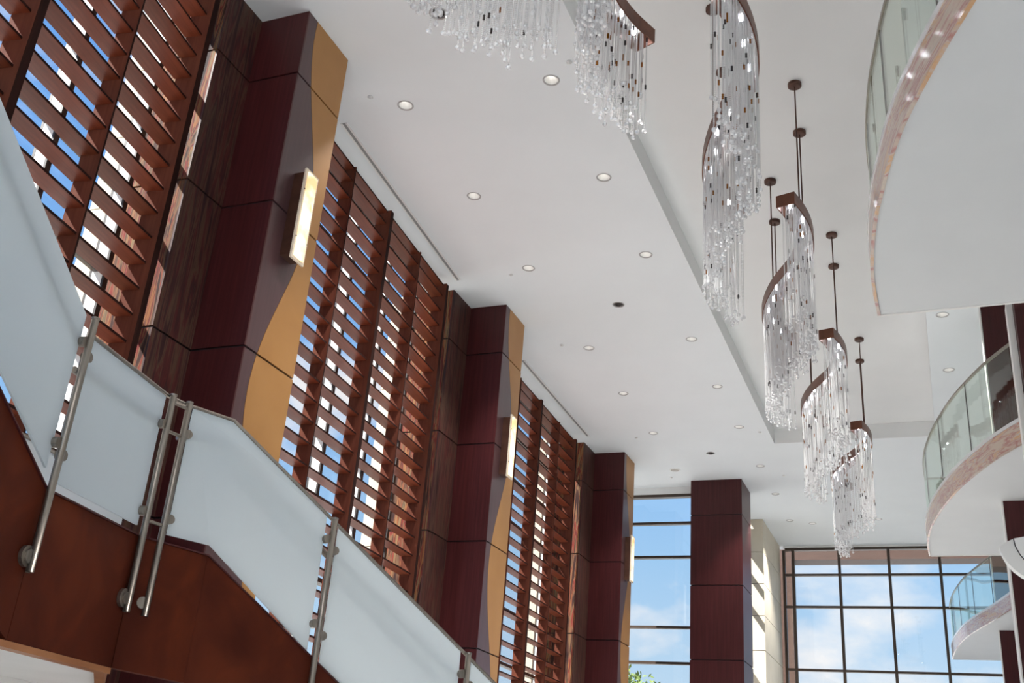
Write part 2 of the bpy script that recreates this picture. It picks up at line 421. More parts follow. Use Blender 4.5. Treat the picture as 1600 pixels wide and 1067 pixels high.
# ------------------------------------------------------------------ pilasters
SIN = lambda z: .40-.235*math.cos(2*math.pi*(z-7.42)/4.1)   # wave between maroon and gold, from the near edge
def pilaster(xb, xf, y0, y1, ya, joints, label, lamp_label, hi=H1):
    r = thing('pilaster', label, 'pilaster', (xf, (y0+y1)/2, FLOOR))
    g = .011; T = .02
    zs = [hi]+list(joints)+[FLOOR]
    part('core', MB().box(xb-.72, xf-T-.002, y0+T+.002, y1-.001, FLOOR, hi-.003), 'dark_joint', r)
    ax = xb+.02
    part('accent_core', MB().box(ax-.70, ax-T-.002, ya+T+.002, y0, FLOOR, hi-.003).box(ax-.70, ax-T, y1, y1+(y0-ya)-.12, FLOOR, hi-.003), 'dark_joint', r)
    W = y1-y0
    for i, (zt, zb) in enumerate(zip(zs, zs[1:])):
        a = zt-(g if i else .004); b = zb+(g if i < len(zs)-2 else 0)
        part('side_panel', MB().box(xb-.02, xf, y0, y0+T, b, a), 'maroon_veneer', r)
        # front, cut along the wave
        n = max(4, int((a-b)/.12)); Z = [b+(a-b)*k/n for k in range(n+1)]
        cur = [y0+SIN(z)*W/.82 for z in Z]
        left = [(xf, y0+T, Z[0])]+[(xf, c-.003, z) for c, z in zip(cur, Z)]+[(xf, y0+T, Z[-1])]
        right = [(xf, y1, Z[0]), (xf, y1, Z[-1])]+[(xf, c+.003, z) for c, z in list(zip(cur, Z))[::-1]]
        part('front_panel', MB().prism(left, (-T, 0, 0)), 'plum_panel', r)
        part('gold_panel', MB().prism(right, (-T, 0, 0)), 'gold_panel', r, label='gold panel with a wavy edge')
        part('accent_panel', MB().box(ax-T, ax, ya, y0-.002, b, a), 'accent_dark', r, label='dark streaked veneer panel')
        part('accent_side', MB().box(ax-.68, ax-T, ya, ya+T, b, a), 'accent_veneer', r, label='streaked rust and olive panel')
        part('accent_panel', MB().box(ax-T, ax, y1+.002, y1+(y0-ya)-.1, b, a), 'accent_veneer', r)
        part('rear_panel', MB().box(xb+.021, xf-T, y1, y1+.018, b, a), 'maroon_veneer', r)
    # sconce
    s = thing('wall_sconce', lamp_label, 'sconce', (xf, y0+.36, 4.74))
    sy0, sy1, sz0, sz1 = y0+.25, y0+.475, 4.74, 5.76
    part('housing', MB().box(xf+.001, xf+.125, sy0+.012, sy1-.012, sz0+.04, sz1-.04), 'bronze', s)
    part('rim', MB().prism([(xf+.126, sy0, sz0), (xf+.126, sy1, sz0), (xf+.126, sy1, sz1), (xf+.126, sy0, sz1)], (.022, 0, 0)), 'alabaster_rim', s)
    k = .032
    part('diffuser', MB().box(xf+.1485, xf+.162, sy0+k, sy1-k, sz0+k, sz1-k), 'alabaster', s, label='glowing alabaster face')
    for zz in (sz0+.24, sz1-.24):
        for yy in (sy0+.018, sy1-.018):
            part('screw', MB().tube([(xf+.148, yy, zz), (xf+.154, yy, zz)], .008), 'dark_metal', s)
    return r
pilaster(-6.37, -5.755, 7.20, 8.03, 6.65, (6.79, 5.25, 3.70, 2.1, .5), 'nearest dark maroon pilaster with gold wavy panel, behind the stair landing',
         'glowing alabaster sconce on the nearest pilaster')
pilaster(-6.955, -6.30, 14.27, 15.11, 13.58, (6.74, 5.20, 3.66, 2.1, .5), 'second dark maroon pilaster from the stairs, between two louvered screens',
         'glowing alabaster sconce seen edge-on at the second pilaster')
pilaster(-7.175, -6.45, 21.91, 22.75, 21.13, (6.72, 5.11, 3.45, 1.85, .3), 'farthest pilaster with gold edge, beside the narrow window',
         'slim dark sconce with warm edge on the farthest pilaster')

# outside piers behind the pilasters (pale stone, courses)
def outer_pier(x0, x1, y0, y1, label):
    r = thing('outer_pier', label, 'pier', ((x0+x1)/2, (y0+y1)/2, FLOOR))
    z = FLOOR; k = 0
    while z < H1:
        t = min(z+.84, H1)
        part('course', MB().box(x0, x1, y0, y1, z+.006, t-.006), 'exterior_stone', r); z = t
    part('core', MB().box(x0+.02, x1-.02, y0+.02, y1-.02, FLOOR, H1-.01), 'dark_joint', r)
outer_pier(-7.56, -7.13, 6.72, 8.3, 'cream stone pier outside, seen through the leftmost louvered screen')
outer_pier(-8.06, -7.69, 13.62, 15.3, 'cream stone pier outside, seen through the louvers before the second pilaster')
outer_pier(-8.17, -7.91, 20.75, 22.9, 'cream stone pier outside, seen through the louvers before the farthest pilaster')

# ------------------------------------------------------------------ far end: column, narrow window, cream wall, big window
def far_column():
    x0, x1, y0, y1 = -5.46, -4.25, 24.24, 25.42
    r = thing('column', 'square maroon wood-clad column between narrow window and cream wall', 'column', ((x0+x1)/2, (y0+y1)/2, FLOOR))
    T = .02; g = .011; zs = [H1, 6.74, 5.09, 3.43, 1.78, .1, FLOOR]
    part('core', MB().box(x0+T, x1-T-.002, y0+T+.002, y1-T, FLOOR, H1-.003), 'dark_joint', r)
    for i, (zt, zb) in enumerate(zip(zs, zs[1:])):
        a = zt-(g if i else .004); b = zb+(g if i < len(zs)-2 else 0)
        part('front_panel', MB().box(x0, x1, y0, y0+T, b, a), 'maroon_veneer', r)
        part('side_panel', MB().box(x1-T, x1, y0+T, y1, b, a), 'maroon_veneer', r)
        part('side_panel', MB().box(x0, x0+T, y0+T, y1, b, a), 'maroon_veneer', r)
        part('rear_panel', MB().box(x0+T, x1-T, y1-T, y1, b, a), 'maroon_veneer', r)
far_column()
def wall_window(name, axis, c, lims, mull, trans, head, top, mat_f='bronze_frame', w=.06):
    """window in a plane: axis 'x' runs along x at y=c; 'y' runs along y at x=c"""
    r = struct_root(name, ((lims[0]+lims[1])/2, c, FLOOR) if axis == 'x' else (c, (lims[0]+lims[1])/2, FLOOR))
    def bx(a0, a1, d0, d1, z0, z1):
        return MB().box(a0, a1, c+d0, c+d1, z0, z1) if axis == 'x' else MB().box(c+d0, c+d1, a0, a1, z0, z1)
    ms = [lims[0]]+list(mull)+[lims[1]]
    zs = [FLOOR]+sorted(trans)+[head]
    for m in ms: part('mullion', bx(m-w/2, m+w/2, -.07, .07, FLOOR, head), mat_f, r)
    part('head', bx(lims[0]+w/2, lims[1]-w/2, -.085, .08, head, head+.07), 'bronze_frame', r)
    if top > head+.08: part('head_fascia', bx(lims[0], lims[1], -.10, .06, head+.07, top), 'white_metal', r)
    for a, b in zip(ms, ms[1:]):
        for i, z in enumerate(zs[:-1]):
            if i: part('transom', bx(a+w/2, b-w/2, -.065, .06, z-.03, z+.03), mat_f, r)
            part('pane', bx(a+w/2, b-w/2, -.006, .006, z+(.03 if i else 0), zs[i+1]-(.03 if i+1 < len(zs)-1 else 0)), 'window_glass', r)
    return r
wall_window('window_4', 'x', 24.82, (-8.3, -5.49), [], [6.71, 5.88, 4.22, 3.41, 2.5, .9], 7.36, H1)
wall_window('window_5', 'y', -5.12, (25.47, 27.8), [26.6], [6.71, 5.88, 4.22, 3.41, 2.5, .9], 7.36, H1)
def cream_wall():
    x1, y0, y1 = -4.34, 27.86, 30.85
    r = struct_root('wall_end', (x1-.4, (y0+y1)/2, FLOOR), label='cream stone wall with stepped panel joints')
    T = .03; g = .008; zs = [H1, 6.72, 5.89, 5.07, 4.20, 3.36, 2.5, 1.6, .7, -.2, FLOOR]
    part('core', MB().box(x1-.85, x1-T-.002, y0+T+.002, y1, FLOOR, H1-.003), 'dark_joint', r)
    for i, (zt, zb) in enumerate(zip(zs, zs[1:])):
        a = zt-(g if i else .003); b = zb+(g if i < len(zs)-2 else 0)
        part('panel', MB().box(x1-.85, x1, y0, y0+T, b, a), 'cream_stone', r)
        part('panel', MB().box(x1-T, x1, y0+T, y1, b, a), 'cream_stone', r)
cream_wall()
wall_window('window_6', 'x', 30.95, (-4.24, 5.3), [-3.98, -2.71, -1.38, -.06, 1.27, 2.6, 3.95], [6.78, 5.88, 4.17, 3.41, 2.5, .9], 7.48, H1, w=.075)
struct('portal_frame', MB().box(-4.5, 6, 31.9, 32.6, 7.44, 8.1).box(-4.75, -4.16, 31.9, 32.6, FLOOR, 7.44), 'exterior_brown')

# ------------------------------------------------------------------ ceiling fittings
def ring_mesh():
    m = MB().lathe([(HOLE_R-.002, .012), (HOLE_R-.002, -.004), (HOLE_R+.014, -.007), (HOLE_R+.018, 0)], n=22)
    return m.mesh('trim_ring', 'ring_grey', smooth=True)
RING = None
def downlights():
    ring = ring_mesh()
    refl = MB().lathe([(HOLE_R-.003, .004), (HOLE_R-.022, .07), (HOLE_R-.034, .10)], n=22).mesh('reflector', 'white_metal', smooth=True)
    lamp = MB().lathe([(HOLE_R-.034, .099), (.012, .092), (.001, .09)], n=18).mesh('lamp', 'lamp_warm')
    can = MB().lathe([(HOLE_R+.002, 0), (HOLE_R+.002, .12), (.001, .12)], n=18).mesh('can', 'white_metal')
    gim = MB().lathe([(HOLE_R-.004, .02), (.055, .035), (.05, -.012), (.035, -.02), (.030, .03), (.001, .035)], n=18).mesh('gimbal', 'dark_metal', smooth=True)
    ords = ['first', 'second', 'third', 'fourth', 'fifth', 'sixth', 'seventh', 'eighth', 'ninth', 'tenth']
    cnt = {}
    for x, y, row in DOWN:
        k = cnt.get(row, 0); cnt[row] = k+1
        if row == 'far': lab = ('round recessed downlight above the big far window, beside the cream wall', 'round recessed downlight above the big far window, below the farthest chandelier')[k]
        elif row == 'soffit': lab = ('nearer round downlight in soffit above the middle glass balcony', 'farther round downlight in soffit above the middle glass balcony')[k]
        else: lab = 'round recessed downlight, %s from the camera in the %s' % (ords[k], row)
        t = thing('downlight', lab, 'ceiling light', (x, y, H1), 0, 'recessed ceiling downlights')
        link('trim_ring', ring, t); link('reflector', refl, t); link('lamp', lamp, t); link('can', can, t)
        d = bpy.data.lights.new('downlight_beam', 'SPOT'); d.energy = 420; d.spot_size = 1.5; d.spot_blend = .6; d.color = (1, .97, .93)
        d.shadow_soft_size = .05
        link('downlight_beam', d, t, (0, 0, .03))
    for i, (x, y) in enumerate(GIMBAL):
        t = thing('adjustable_downlight', 'small dark-eyed adjustable downlight in the middle of the ceiling, %s' % ('at the upper edge', 'halfway along', 'near the far column')[i],
                  'ceiling light', (x, y, H1), 0, 'adjustable ceiling downlights')
        link('trim_ring', ring, t); link('gimbal', gim, t); link('can', can, t)
    sp = MB().lathe([(.001, 0), (.03, -.004), (.034, -.012), (.012, -.016), (.010, -.03), (.001, -.032)], n=14).mesh('sprinkler', 'white_metal', smooth=True)
    where = ['left of the wall-side downlights near the first pilaster', 'beside the hanging crystal strands at the top', 'before the second pilaster',
             'past the second pilaster top', 'beside the third pilaster top', 'near the round ceiling grille', 'near the far end of the raised ceiling', 'right of the maroon column top']
    for (x, y), w in zip([(-5.83, 8.7), (-3.36, 8.75), (-5.84, 13.3), (-5.93, 16.0), (-5.93, 21.0), (-5.86, 23.9), (-3.3, 21.05), (-3.25, 24.1)], where):
        o = link('sprinkler', sp, None, (x, y, H1+ZC)); tag(o, 'small white sprinkler disc on the ceiling '+w, 'sprinkler', 'ceiling sprinklers')
    g = thing('ceiling_grille', 'round white ceiling speaker grille near the farthest pilaster', 'speaker', (-5.64, 23.36, H1))
    part('rim', MB().lathe([(.10, 0), (.10, -.012), (.125, -.010), (.13, 0)], (-5.64, 23.36, H1), 24), 'white_metal', g, True)
    part('grille', MB().lathe([(.10, -.004), (.06, -.008), (.001, -.009)], (-5.64, 23.36, H1), 24), 'steel', g, True)
downlights()
def slot(p, q, label):
    c = ((p[0]+q[0])/2, (p[1]+q[1])/2)
    r = thing('slot_diffuser', label, 'air vent', (c[0], c[1], H1))
    d = Vector((q[0]-p[0], q[1]-p[1], 0)).normalized(); n = Vector((d.y, -d.x, 0))
    def strip(o0, o1, z0, z1):
        P, Q = Vector((*p, z0)), Vector((*q, z0))
        return MB().prism([P+n*o0, Q+n*o0, Q+n*o1, P+n*o1], (0, 0, z1-z0))
    part('frame_edge', strip(-.045, -.022, H1-.014, H1-.001), 'white_metal', r)
    part('frame_edge', strip(.022, .045, H1-.014, H1-.001), 'white_metal', r)
    part('slot', strip(-.021, .021, H1-.006, H1-.001), 'slot_grey', r)
slot((-6.41, 9.08), (-6.73, 13.28), 'thin linear slot diffuser in the ceiling between the first and second pilasters')
slot((-6.87, 16.52), (-6.95, 20.73), 'thin linear slot diffuser in the ceiling between the second and third pilasters')

# ------------------------------------------------------------------ chandeliers
S_PATH = [(-1.25, 10.08), (-1.19, 10.33), (-1.155, 10.60), (-1.155, 10.89), (-1.19, 11.17), (-1.265, 11.43), (-1.38, 11.66), (-1.51, 11.89),
          (-1.63, 12.13), (-1.745, 12.43), (-1.835, 12.77), (-1.86, 13.10), (-1.80, 13.38), (-1.70, 13.60)]
ROD_AT = [(-1.12, 10.22), (-1.19, 11.17), (-1.70, 12.17), (-1.80, 13.22)]
RIB_T, RIB_H, RIB_W = 6.36, .145, .105
STRAND = {}
def strand_mesh(n, seed):
    rng = random.Random(seed); m = MB(); z = 0
    amb = set()
    for _ in range(rng.choice((0, 0, 1, 1, 2))): amb.add(rng.randrange(3, n-6))
    col = rng.choice((1, 2))
    for i in range(n):
        z -= .017
        k = any(a <= i < a+3 for a in amb)
        m.ball((0, 0, z), .0088 if not k else .0115, col if k else 0, 5, 2)
    m.ball((0, 0, z-.026), .020, 0, 8, 6)
    return m.mesh('crystal_strand', ['crystal', 'crystal_amber', 'crystal_smoke'])
def chandelier(shift, label, seed, drop=1.36, path=S_PATH, rods=ROD_AT, end_drop=None):
    rng = random.Random(seed)
    P = spline([(x+shift[0], y+shift[1], 0) for x, y in path], 4)
    r = thing('crystal_chandelier', label, 'chandelier', (P[len(P)//2].x, P[len(P)//2].y, RIB_T), 0, 'S-shaped crystal chandeliers')
    nrm = []
    for i in range(len(P)):
        t = (P[min(i+1, len(P)-1)]-P[max(i-1, 0)]).normalized(); nrm.append(Vector((t.y, -t.x, 0)))
    n = len(P)
    # ribbon: two fascias, end plates and a recessed underside
    def wall(o, th):
        m = MB(); v = []
        for p, q in zip(P, nrm):
            for oo in (o, o+th):
                for z in (RIB_T-RIB_H, RIB_T): v.append(p+q*oo+Vector((0, 0, z)))
        f = []
        for i in range(n-1):
            a = 4*i; b = a+4
            f += [(a, b, b+1, a+1), (a+2, a+3, b+3, b+2), (a+1, b+1, b+3, a+3), (a, a+2, b+2, b)]
        f += [(0, 1, 3, 2), (4*n-4, 4*n-2, 4*n-1, 4*n-3)]
        return m.add(v, f)
    part('fascia', wall(RIB_W-.012, .012), 'copper_band', r)
    part('fascia', wall(-RIB_W, .012), 'copper_band', r)
    for i, sgn in ((0, -1), (n-1, 1)):
        t = Vector((-nrm[i].y, nrm[i].x, 0))*sgn
        c = P[i]; a = c+nrm[i]*RIB_W+Vector((0, 0, RIB_T)); b = c-nrm[i]*RIB_W+Vector((0, 0, RIB_T)); dz = Vector((0, 0, -RIB_H))
        part('end_plate', MB().prism([a, b, b+dz, a+dz], t*.012), 'copper_band', r)
    tp = MB(); v = []
    for p, q in zip(P, nrm):
        for oo in (-RIB_W+.013, RIB_W-.013):
            for z in (RIB_T-.05, RIB_T-.004): v.append(p+q*oo+Vector((0, 0, z)))
    f = []
    for i in range(n-1):
        a = 4*i; b = a+4
        f += [(a, b, b+1, a+1), (a+2, a+3, b+3, b+2), (a+1, b+1, b+3, a+3), (a, a+2, b+2, b)]
    part('top_plate', tp.add(v, f), 'chrome', r)
    # length along
    cum = [0]
    for i in range(1, n): cum.append(cum[-1]+(P[i]-P[i-1]).length)
    def along(s):
        s = max(0, min(cum[-1]-1e-6, s))
        for i in range(n-1):
            if cum[i+1] >= s:
                k = (s-cum[i])/(cum[i+1]-cum[i]); return P[i].lerp(P[i+1], k), nrm[i]
    L_ = cum[-1]
    bx, by, bz = base(r)
    # lamps
    lamp = MB().lathe([(.001, 0), (.013, 0), (.016, .010), (.016, .03)], n=12).mesh('lamp', 'lamp_white')
    for k in range(11):
        p, q = along(L_*(k+.5)/11); p = p+q*(.02 if k % 2 else -.02)
        link('lamp', lamp, r, (p.x-bx, p.y-by, RIB_T-.082-bz))
    # crystal strands in four rows
    rows = (-.078, -.042, 0, .042, .078); per = 44
    for j, o in enumerate(rows):
        for k in range(per):
            s = L_*(k+.5+(.5 if j % 2 else 0)-.25)/per + rng.uniform(-.02, .02)
            if not .03 < s < L_-.03: continue
            p, q = along(s); p = p+q*(o+rng.uniform(-.012, .012))
            u = s/L_
            ln = drop+((end_drop or drop)-drop)*u + rng.choice((-.30, -.2, -.12, -.06, 0, 0, .05, .10))
            nb = int(ln/.017); nb = 4*round(nb/4); key = (nb, rng.randrange(7))
            if key not in STRAND: STRAND[key] = strand_mesh(nb, nb*31+key[1])
            link('strand', STRAND[key], r, (p.x-bx, p.y-by, RIB_T-.06-bz))
    # rods and canopies
    for x, y in rods:
        x += shift[0]; y += shift[1]
        part('rod', MB().tube([(x, y, RIB_T-.02), (x, y, H2-.04)], .0085), 'bronze', r)
        part('canopy', MB().lathe([(.001, -.05), (.06, -.05), (.078, -.04), (.078, -.002), (.001, -.002)], (x, y, H2), 20), 'bronze', r)
    return r
chandelier((0, 0), 'crystal strands hanging into the top edge, farthest left, their band out of view', 11, 1.36,
           [(-2.45, 3.2), (-2.70, 3.7), (-2.88, 4.25), (-2.93, 4.75), (-2.82, 5.17), (-2.60, 5.40), (-2.39, 5.49), (-2.20, 5.45)], [(-2.7, 3.8), (-2.9, 4.5)], 1.36)
chandelier((0, 0), 'crystal chandelier cut by the top edge, its copper band ending beside long strands', 1, 1.42,
           [(-1.50, 4.5), (-1.68, 4.9), (-1.87, 5.3), (-2.06, 5.7), (-2.20, 6.1), (-2.22, 6.5), (-2.16, 6.85), (-2.05, 7.15)], [(-1.72, 5.0), (-2.2, 6.3)], 1.0)
chandelier((-.06, -3.45), 'largest fully hanging crystal chandelier, its bronze S-band touching the top edge', 2)
chandelier((0, 0), 'crystal chandelier with S-shaped copper band between the largest one and the tan-ended one', 3)
chandelier((.04, 3.56), 'crystal chandelier with tan end block, between the larger one and the farthest', 4)
chandelier((.11, 7.27), 'smallest and farthest crystal chandelier, nearest the big window', 5)

# ------------------------------------------------------------------ balconies
ZB, ZS, ZR = 4.53, 4.85, 5.88
def offset(P, d):
    out = []
    for i, p in enumerate(P):
        t = (P[min(i+1, len(P)-1)]-P[max(i-1, 0)]).normalized(); out.append(p+Vector((t.y, -t.x, 0))*d)   # to the right of travel = inward
    return out
def balcony(pts, xr, label):
    P = spline([(x, y, 0) for x, y in pts], 5)
    tip = P[-1]
    yb = tip.y-(xr-tip.x)*.02
    r = thing('balcony', label, 'balcony', (xr-.3, yb-2, ZB))
    B = [Vector((p.x, p.y, 0)) for p in P]
    up = lambda L, z: [Vector((p.x, p.y, z)) for p in L]
    inn = offset(P, .03)
    poly = inn+[Vector((xr, yb, 0)), Vector((xr, P[0].y, 0))]
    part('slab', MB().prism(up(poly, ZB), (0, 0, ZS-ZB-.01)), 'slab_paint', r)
    # curved fascia in lengths
    cum = [0]
    for i in range(1, len(P)): cum.append(cum[-1]+(P[i]-P[i-1]).length)
    def sweep(o0, o1, z0, z1, i0, i1):
        A, Bq = offset(P, o0), offset(P, o1); m = MB(); v = []
        for i in range(i0, i1+1):
            v += [(A[i].x, A[i].y, z0), (A[i].x, A[i].y, z1), (Bq[i].x, Bq[i].y, z0), (Bq[i].x, Bq[i].y, z1)]
        k = i1-i0; f = []
        for i in range(k):
            a = 4*i; b = a+4
            f += [(a, a+1, b+1, b), (a+2, b+2, b+3, a+3), (a+1, a+3, b+3, b+1), (a, b, b+2, a+2)]
        f += [(0, 2, 3, 1), (4*k, 4*k+1, 4*k+3, 4*k+2)]
        return m.add(v, f)
    n = len(P)-1
    part('fascia', sweep(0, .029, ZB-.012, ZS-.05, 0, n), 'fascia_veneer', r, label='glossy streaked stone fascia')
    part('curb', sweep(-.006, .10, ZS-.048, ZS, 0, n), 'curb_metal', r)
    # glass leaves of about 1.35 m
    k = max(2, round(cum[-1]/1.35)); cuts = [0]
    for q in range(1, k):
        cuts.append(min(range(n+1), key=lambda i: abs(cum[i]-cum[-1]*q/k)))
    cuts.append(n)
    for a, b in zip(cuts, cuts[1:]):
        G = sweep(.045, .059, ZS+.001, ZR-.02, a, b)
        part('glass_panel', G, 'guard_glass', r)
        if b < n:
            p = offset(P, .052)[b]
            part('glass_joint', MB().box(p.x-.007, p.x+.007, p.y-.007, p.y+.007, ZS+.001, ZR-.02), 'dark_metal', r)
    part('cap_rail', sweep(.036, .068, ZR-.02, ZR+.008, 0, n), 'steel', r)
    # straight return at the far end
    part('end_fascia', MB().prism([(tip.x+.03, tip.y+.001, ZB-.012), (xr, yb+.001, ZB-.012), (xr, yb+.001, ZS), (tip.x+.03, tip.y+.001, ZS)], (0, .02, 0)), 'white_paint', r)
    part('glass_panel', MB().prism([(tip.x+.07, tip.y-.06, ZS), (xr-.4, yb-.06, ZS), (xr-.4, yb-.06, ZR-.02), (tip.x+.07, tip.y-.06, ZR-.02)], (0, .014, 0)), 'guard_glass', r)
    part('cap_rail', MB().prism([(tip.x+.07, tip.y-.07, ZR-.02), (xr-.4, yb-.07, ZR-.02), (xr-.4, yb-.07, ZR+.008), (tip.x+.07, tip.y-.07, ZR+.008)], (0, .032, 0)), 'steel', r)
balcony([(1.25, 3.6), (.88, 4.25), (.60, 4.93), (.43, 5.34), (.285, 5.68), (.14, 6.05), (-.01, 6.48), (-.12, 6.90), (-.20, 7.30), (-.275, 7.70), (-.345, 8.30), (-.375, 8.85), (-.37, 9.49)],
        2.4, 'nearest curved balcony with glass guard, large pale underside at the upper right')
balcony([(1.06, 13.34), (.86, 13.72), (.64, 14.21), (.32, 15.13), (.10, 16.0), (-.04, 16.71), (-.14, 17.4), (-.19, 17.96), (-.21, 18.6), (-.20, 19.19)],
        2.4, 'middle curved balcony with glass guard and streaked fascia beside white column edge')
balcony([(1.24, 23.7), (1.0, 24.75), (.84, 25.40), (.60, 26.30), (.35, 27.43), (.14, 28.97), (.05, 30.17), (.03, 30.80)],
        2.4, 'smallest, farthest curved balcony standing before the big window')
struct('gallery_floor', MB().box(2.4, 5.4, 2.0, 30.85, ZB, ZS), 'white_paint')

def gallery_column(xw, yw, wtop, xa, ya, label, w_=.07):
    """white-edged maroon column; a second maroon leaf stands behind"""
    r = thing('gallery_column', label, 'column', (xw+.4, yw, FLOOR))
    part('white_edge', MB().box(xw, xw+w_, yw, yw+.25, FLOOR, wtop), 'white_paint', r)
    for z0, z1 in ((FLOOR, 1.8), (1.81, 5.1), (5.11, H1-.004)):
        part('panel', MB().box(xw+w_+.005, xw+1.0, yw-.18, yw+.25, z0, z1), 'maroon_veneer', r)
    return r
def rear_column(x0, x1, y, label):
    r = thing('gallery_column', label, 'column', ((x0+x1)/2, y, FLOOR))
    for z0, z1 in ((FLOOR, 1.8), (1.81, 5.1), (5.11, H1-.004)):
        part('panel', MB().box(x0, x1, y, y+.35, z0, z1), 'maroon_veneer', r)
    part('side_edge', MB().box(x0-.02, x0-.001, y+.005, y+.3, FLOOR, H1-.004), 'white_paint', r)
gallery_column(1.005, 13.05, 6.25, 0, 0, 'maroon column with white edge, in front of the middle balcony at the right edge')
rear_column(.87, 1.24, 15.95, 'dark maroon column rising behind the glass of the middle balcony')
gallery_column(1.215, 23.3, 5.9, 0, 0, 'maroon column with white edge, at the lower right below the middle balcony', .085)
rear_column(1.06, 1.5, 26.4, 'maroon column rising through the farthest balcony')

def speaker():
    # curved white shell held by a bracket on the white-edged column
    ang = math.atan2(1, 0)
    r = thing('loudspeaker', 'white curved loudspeaker at the right picture edge, below the middle balcony', 'speaker', (.85, 12.7, 2.72))
    # side outline in (u, z): u to the right
    cx, cz = .60, 3.07
    out = [(0, .02), (.02, -.06), (.06, -.15), (.12, -.23), (.20, -.30), (.30, -.34), (.42, -.33), (.44, .12), (.30, .135), (.16, .11), (.06, .065)]
    P = [(cx+u, 12.62, cz+z-.02) for u, z in out]
    part('shell', MB().prism(P, (0, .16, 0)), 'speaker_shell', r)
    inn = [(.155, .10), (.165, .02), (.20, -.07), (.26, -.16), (.34, -.24), (.40, -.27), (.43, -.20), (.43, .10), (.30, .12)]
    part('front_cover', MB().prism([(cx+u, 12.605, cz+z-.02) for u, z in inn], (0, .014, 0)), 'white_metal', r)
    part('seam', MB().tube([(cx+u-.004, 12.612, cz+z-.02) for u, z in inn[:6]], .006), 'dark_joint', r)
    part('screw', MB().tube([(cx+.27, 12.60, cz+.03), (cx+.27, 12.606, cz+.03)], .007), 'dark_metal', r)
    part('bracket', MB().tube([(cx+.36, 12.79, cz-.05), (cx+.56, 12.868, cz-.05)], .03), 'steel', r)
speaker()

# ------------------------------------------------------------------ the stair
U1 = Vector((-.191, .9816, 0)).normalized(); U2 = Vector((.432, .902, 0)).normalized(); U3 = Vector((.5355, .8445, 0)).normalized()
P1 = Vector((-4.32, 4.05, 0)); P2 = Vector((-4.507, 5.006, 0)); P3 = Vector((-4.485, 5.165, 0)); K = Vector((-4.345, 5.486, 0))
SLOPE = .614
ZRL = 2.25                       # landing guard top
def on_flight(d): return K+U3*d, ZRL-SLOPE*d
D4 = .83; D5 = 2.03; D6 = 3.25
P4, Z4 = on_flight(D4); P5, Z5 = on_flight(D5); P6, Z6 = on_flight(D6)
PA = P1-U1*2.3; ZA1 = 2.335; ZA0 = ZA1+SLOPE*2.3
right = lambda u: Vector((u.y, -u.x, 0))
stair = thing('staircase', 'wood-sided staircase with landing at the lower left', 'stairs', (P3.x, P3.y, FLOOR))
V3 = lambda p, z: Vector((p.x, p.y, z))
def plate(poly, n, th): return MB().prism(poly, -n*th)
# outer stringers (tops and bottoms), thickness inward
ST_T, ST_B = 1.35, .585
IN = .06
part('stringer', plate([V3(P1, ST_T), V3(PA, ST_T+SLOPE*2.3), V3(PA, ST_T+SLOPE*2.3-1.0), V3(P1, ST_B)], right(U1), IN), 'stringer_wood', stair)
PB = P2+U1*.02
part('stringer', plate([V3(P1+U1*.004, ST_B), V3(PB, ST_B), V3(PB, ST_T), V3(P1+U1*.004, ST_T)], right(U1), IN), 'stringer_wood', stair)
E6, EZ = on_flight(5.2)
UK = (K-PB).normalized()
part('stringer', plate([V3(PB+UK*.004, ST_B), V3(K, ST_B-.02), V3(K, ST_T-.01), V3(PB+UK*.004, ST_T)], right(UK), IN), 'stringer_wood', stair)
part('stringer', plate([V3(K+U3*.001, ST_B-.02), V3(E6, EZ-1.0-.85), V3(E6, EZ-1.0), V3(K+U3*.001, ST_T-.01)], right(U3), IN), 'stringer_wood', stair)
# thin dark cap along the stringer top and copper flange below the landing
def strip(name, a, b, za, zb, o0, o1, h, matn):
    u = (b-a).normalized(); n = right(u)
    part(name, MB().prism([V3(a+n*o0, za), V3(b+n*o0, zb), V3(b+n*o1, zb), V3(a+n*o1, za)], (0, 0, h)), matn, stair)
for a, b, za, zb in ((PA, P1, ST_T+SLOPE*2.3, ST_T), (P1, PB, ST_T, ST_T), (PB, K, ST_T, ST_T-.01), (K, E6, ST_T-.01, EZ-1.0)):
    strip('stringer_cap', a, b, za, zb, .012, -IN-.012, .010, 'maroon_veneer')
strip('bottom_flange', P1-U1*.3, PB, ST_B-.035, ST_B-.035, .003, -.085, .033, 'copper_trim')
# landing slab, soffit, inner side
WID = 1.40
nl = right(U1)*-1
a0, b0 = P1, PB
part('landing', MB().prism([V3(a0+nl*IN, 1.02), V3(b0+nl*IN, 1.02), V3(K+nl*.25, 1.02), V3(a0+U1*2.9+nl*1.15, 1.02), V3(a0+U1*2.9+nl*WID, 1.02), V3(a0+nl*WID, 1.02)], (0, 0, .14)), 'white_paint', stair)
DS = Vector((-.66, .75, 0)).normalized(); sq = b0+nl*.086-U1*.03
part('soffit', MB().prism([V3(a0-U1*.8+nl*.086, ST_B), V3(sq, ST_B), V3(sq+DS*1.5, ST_B), V3(a0+U1*2.35+nl*1.45, ST_B), V3(a0-U1*.8+nl*1.45, ST_B)], (0, 0, .05)), 'white_paint', stair)
nd = Vector((DS.y, -DS.x, 0))
part('cross_beam', MB().prism([V3(sq+nd*.003, ST_B-.035), V3(sq+DS*1.5+nd*.003, ST_B-.035), V3(sq+DS*1.5+nd*.06, ST_B-.035), V3(sq+nd*.06, ST_B-.035)], (0, 0, .4)), 'copper_trim', stair)
part('support_wall', MB().prism([V3(a0-U1*.8+nl*(WID-.05), FLOOR), V3(a0+U1*2.33+nl*(WID-.05), FLOOR), V3(a0+U1*2.33+nl*(WID-.05), ST_B-.001), V3(a0-U1*.8+nl*(WID-.05), ST_B-.001)], nl*.1), 'white_paint', stair)
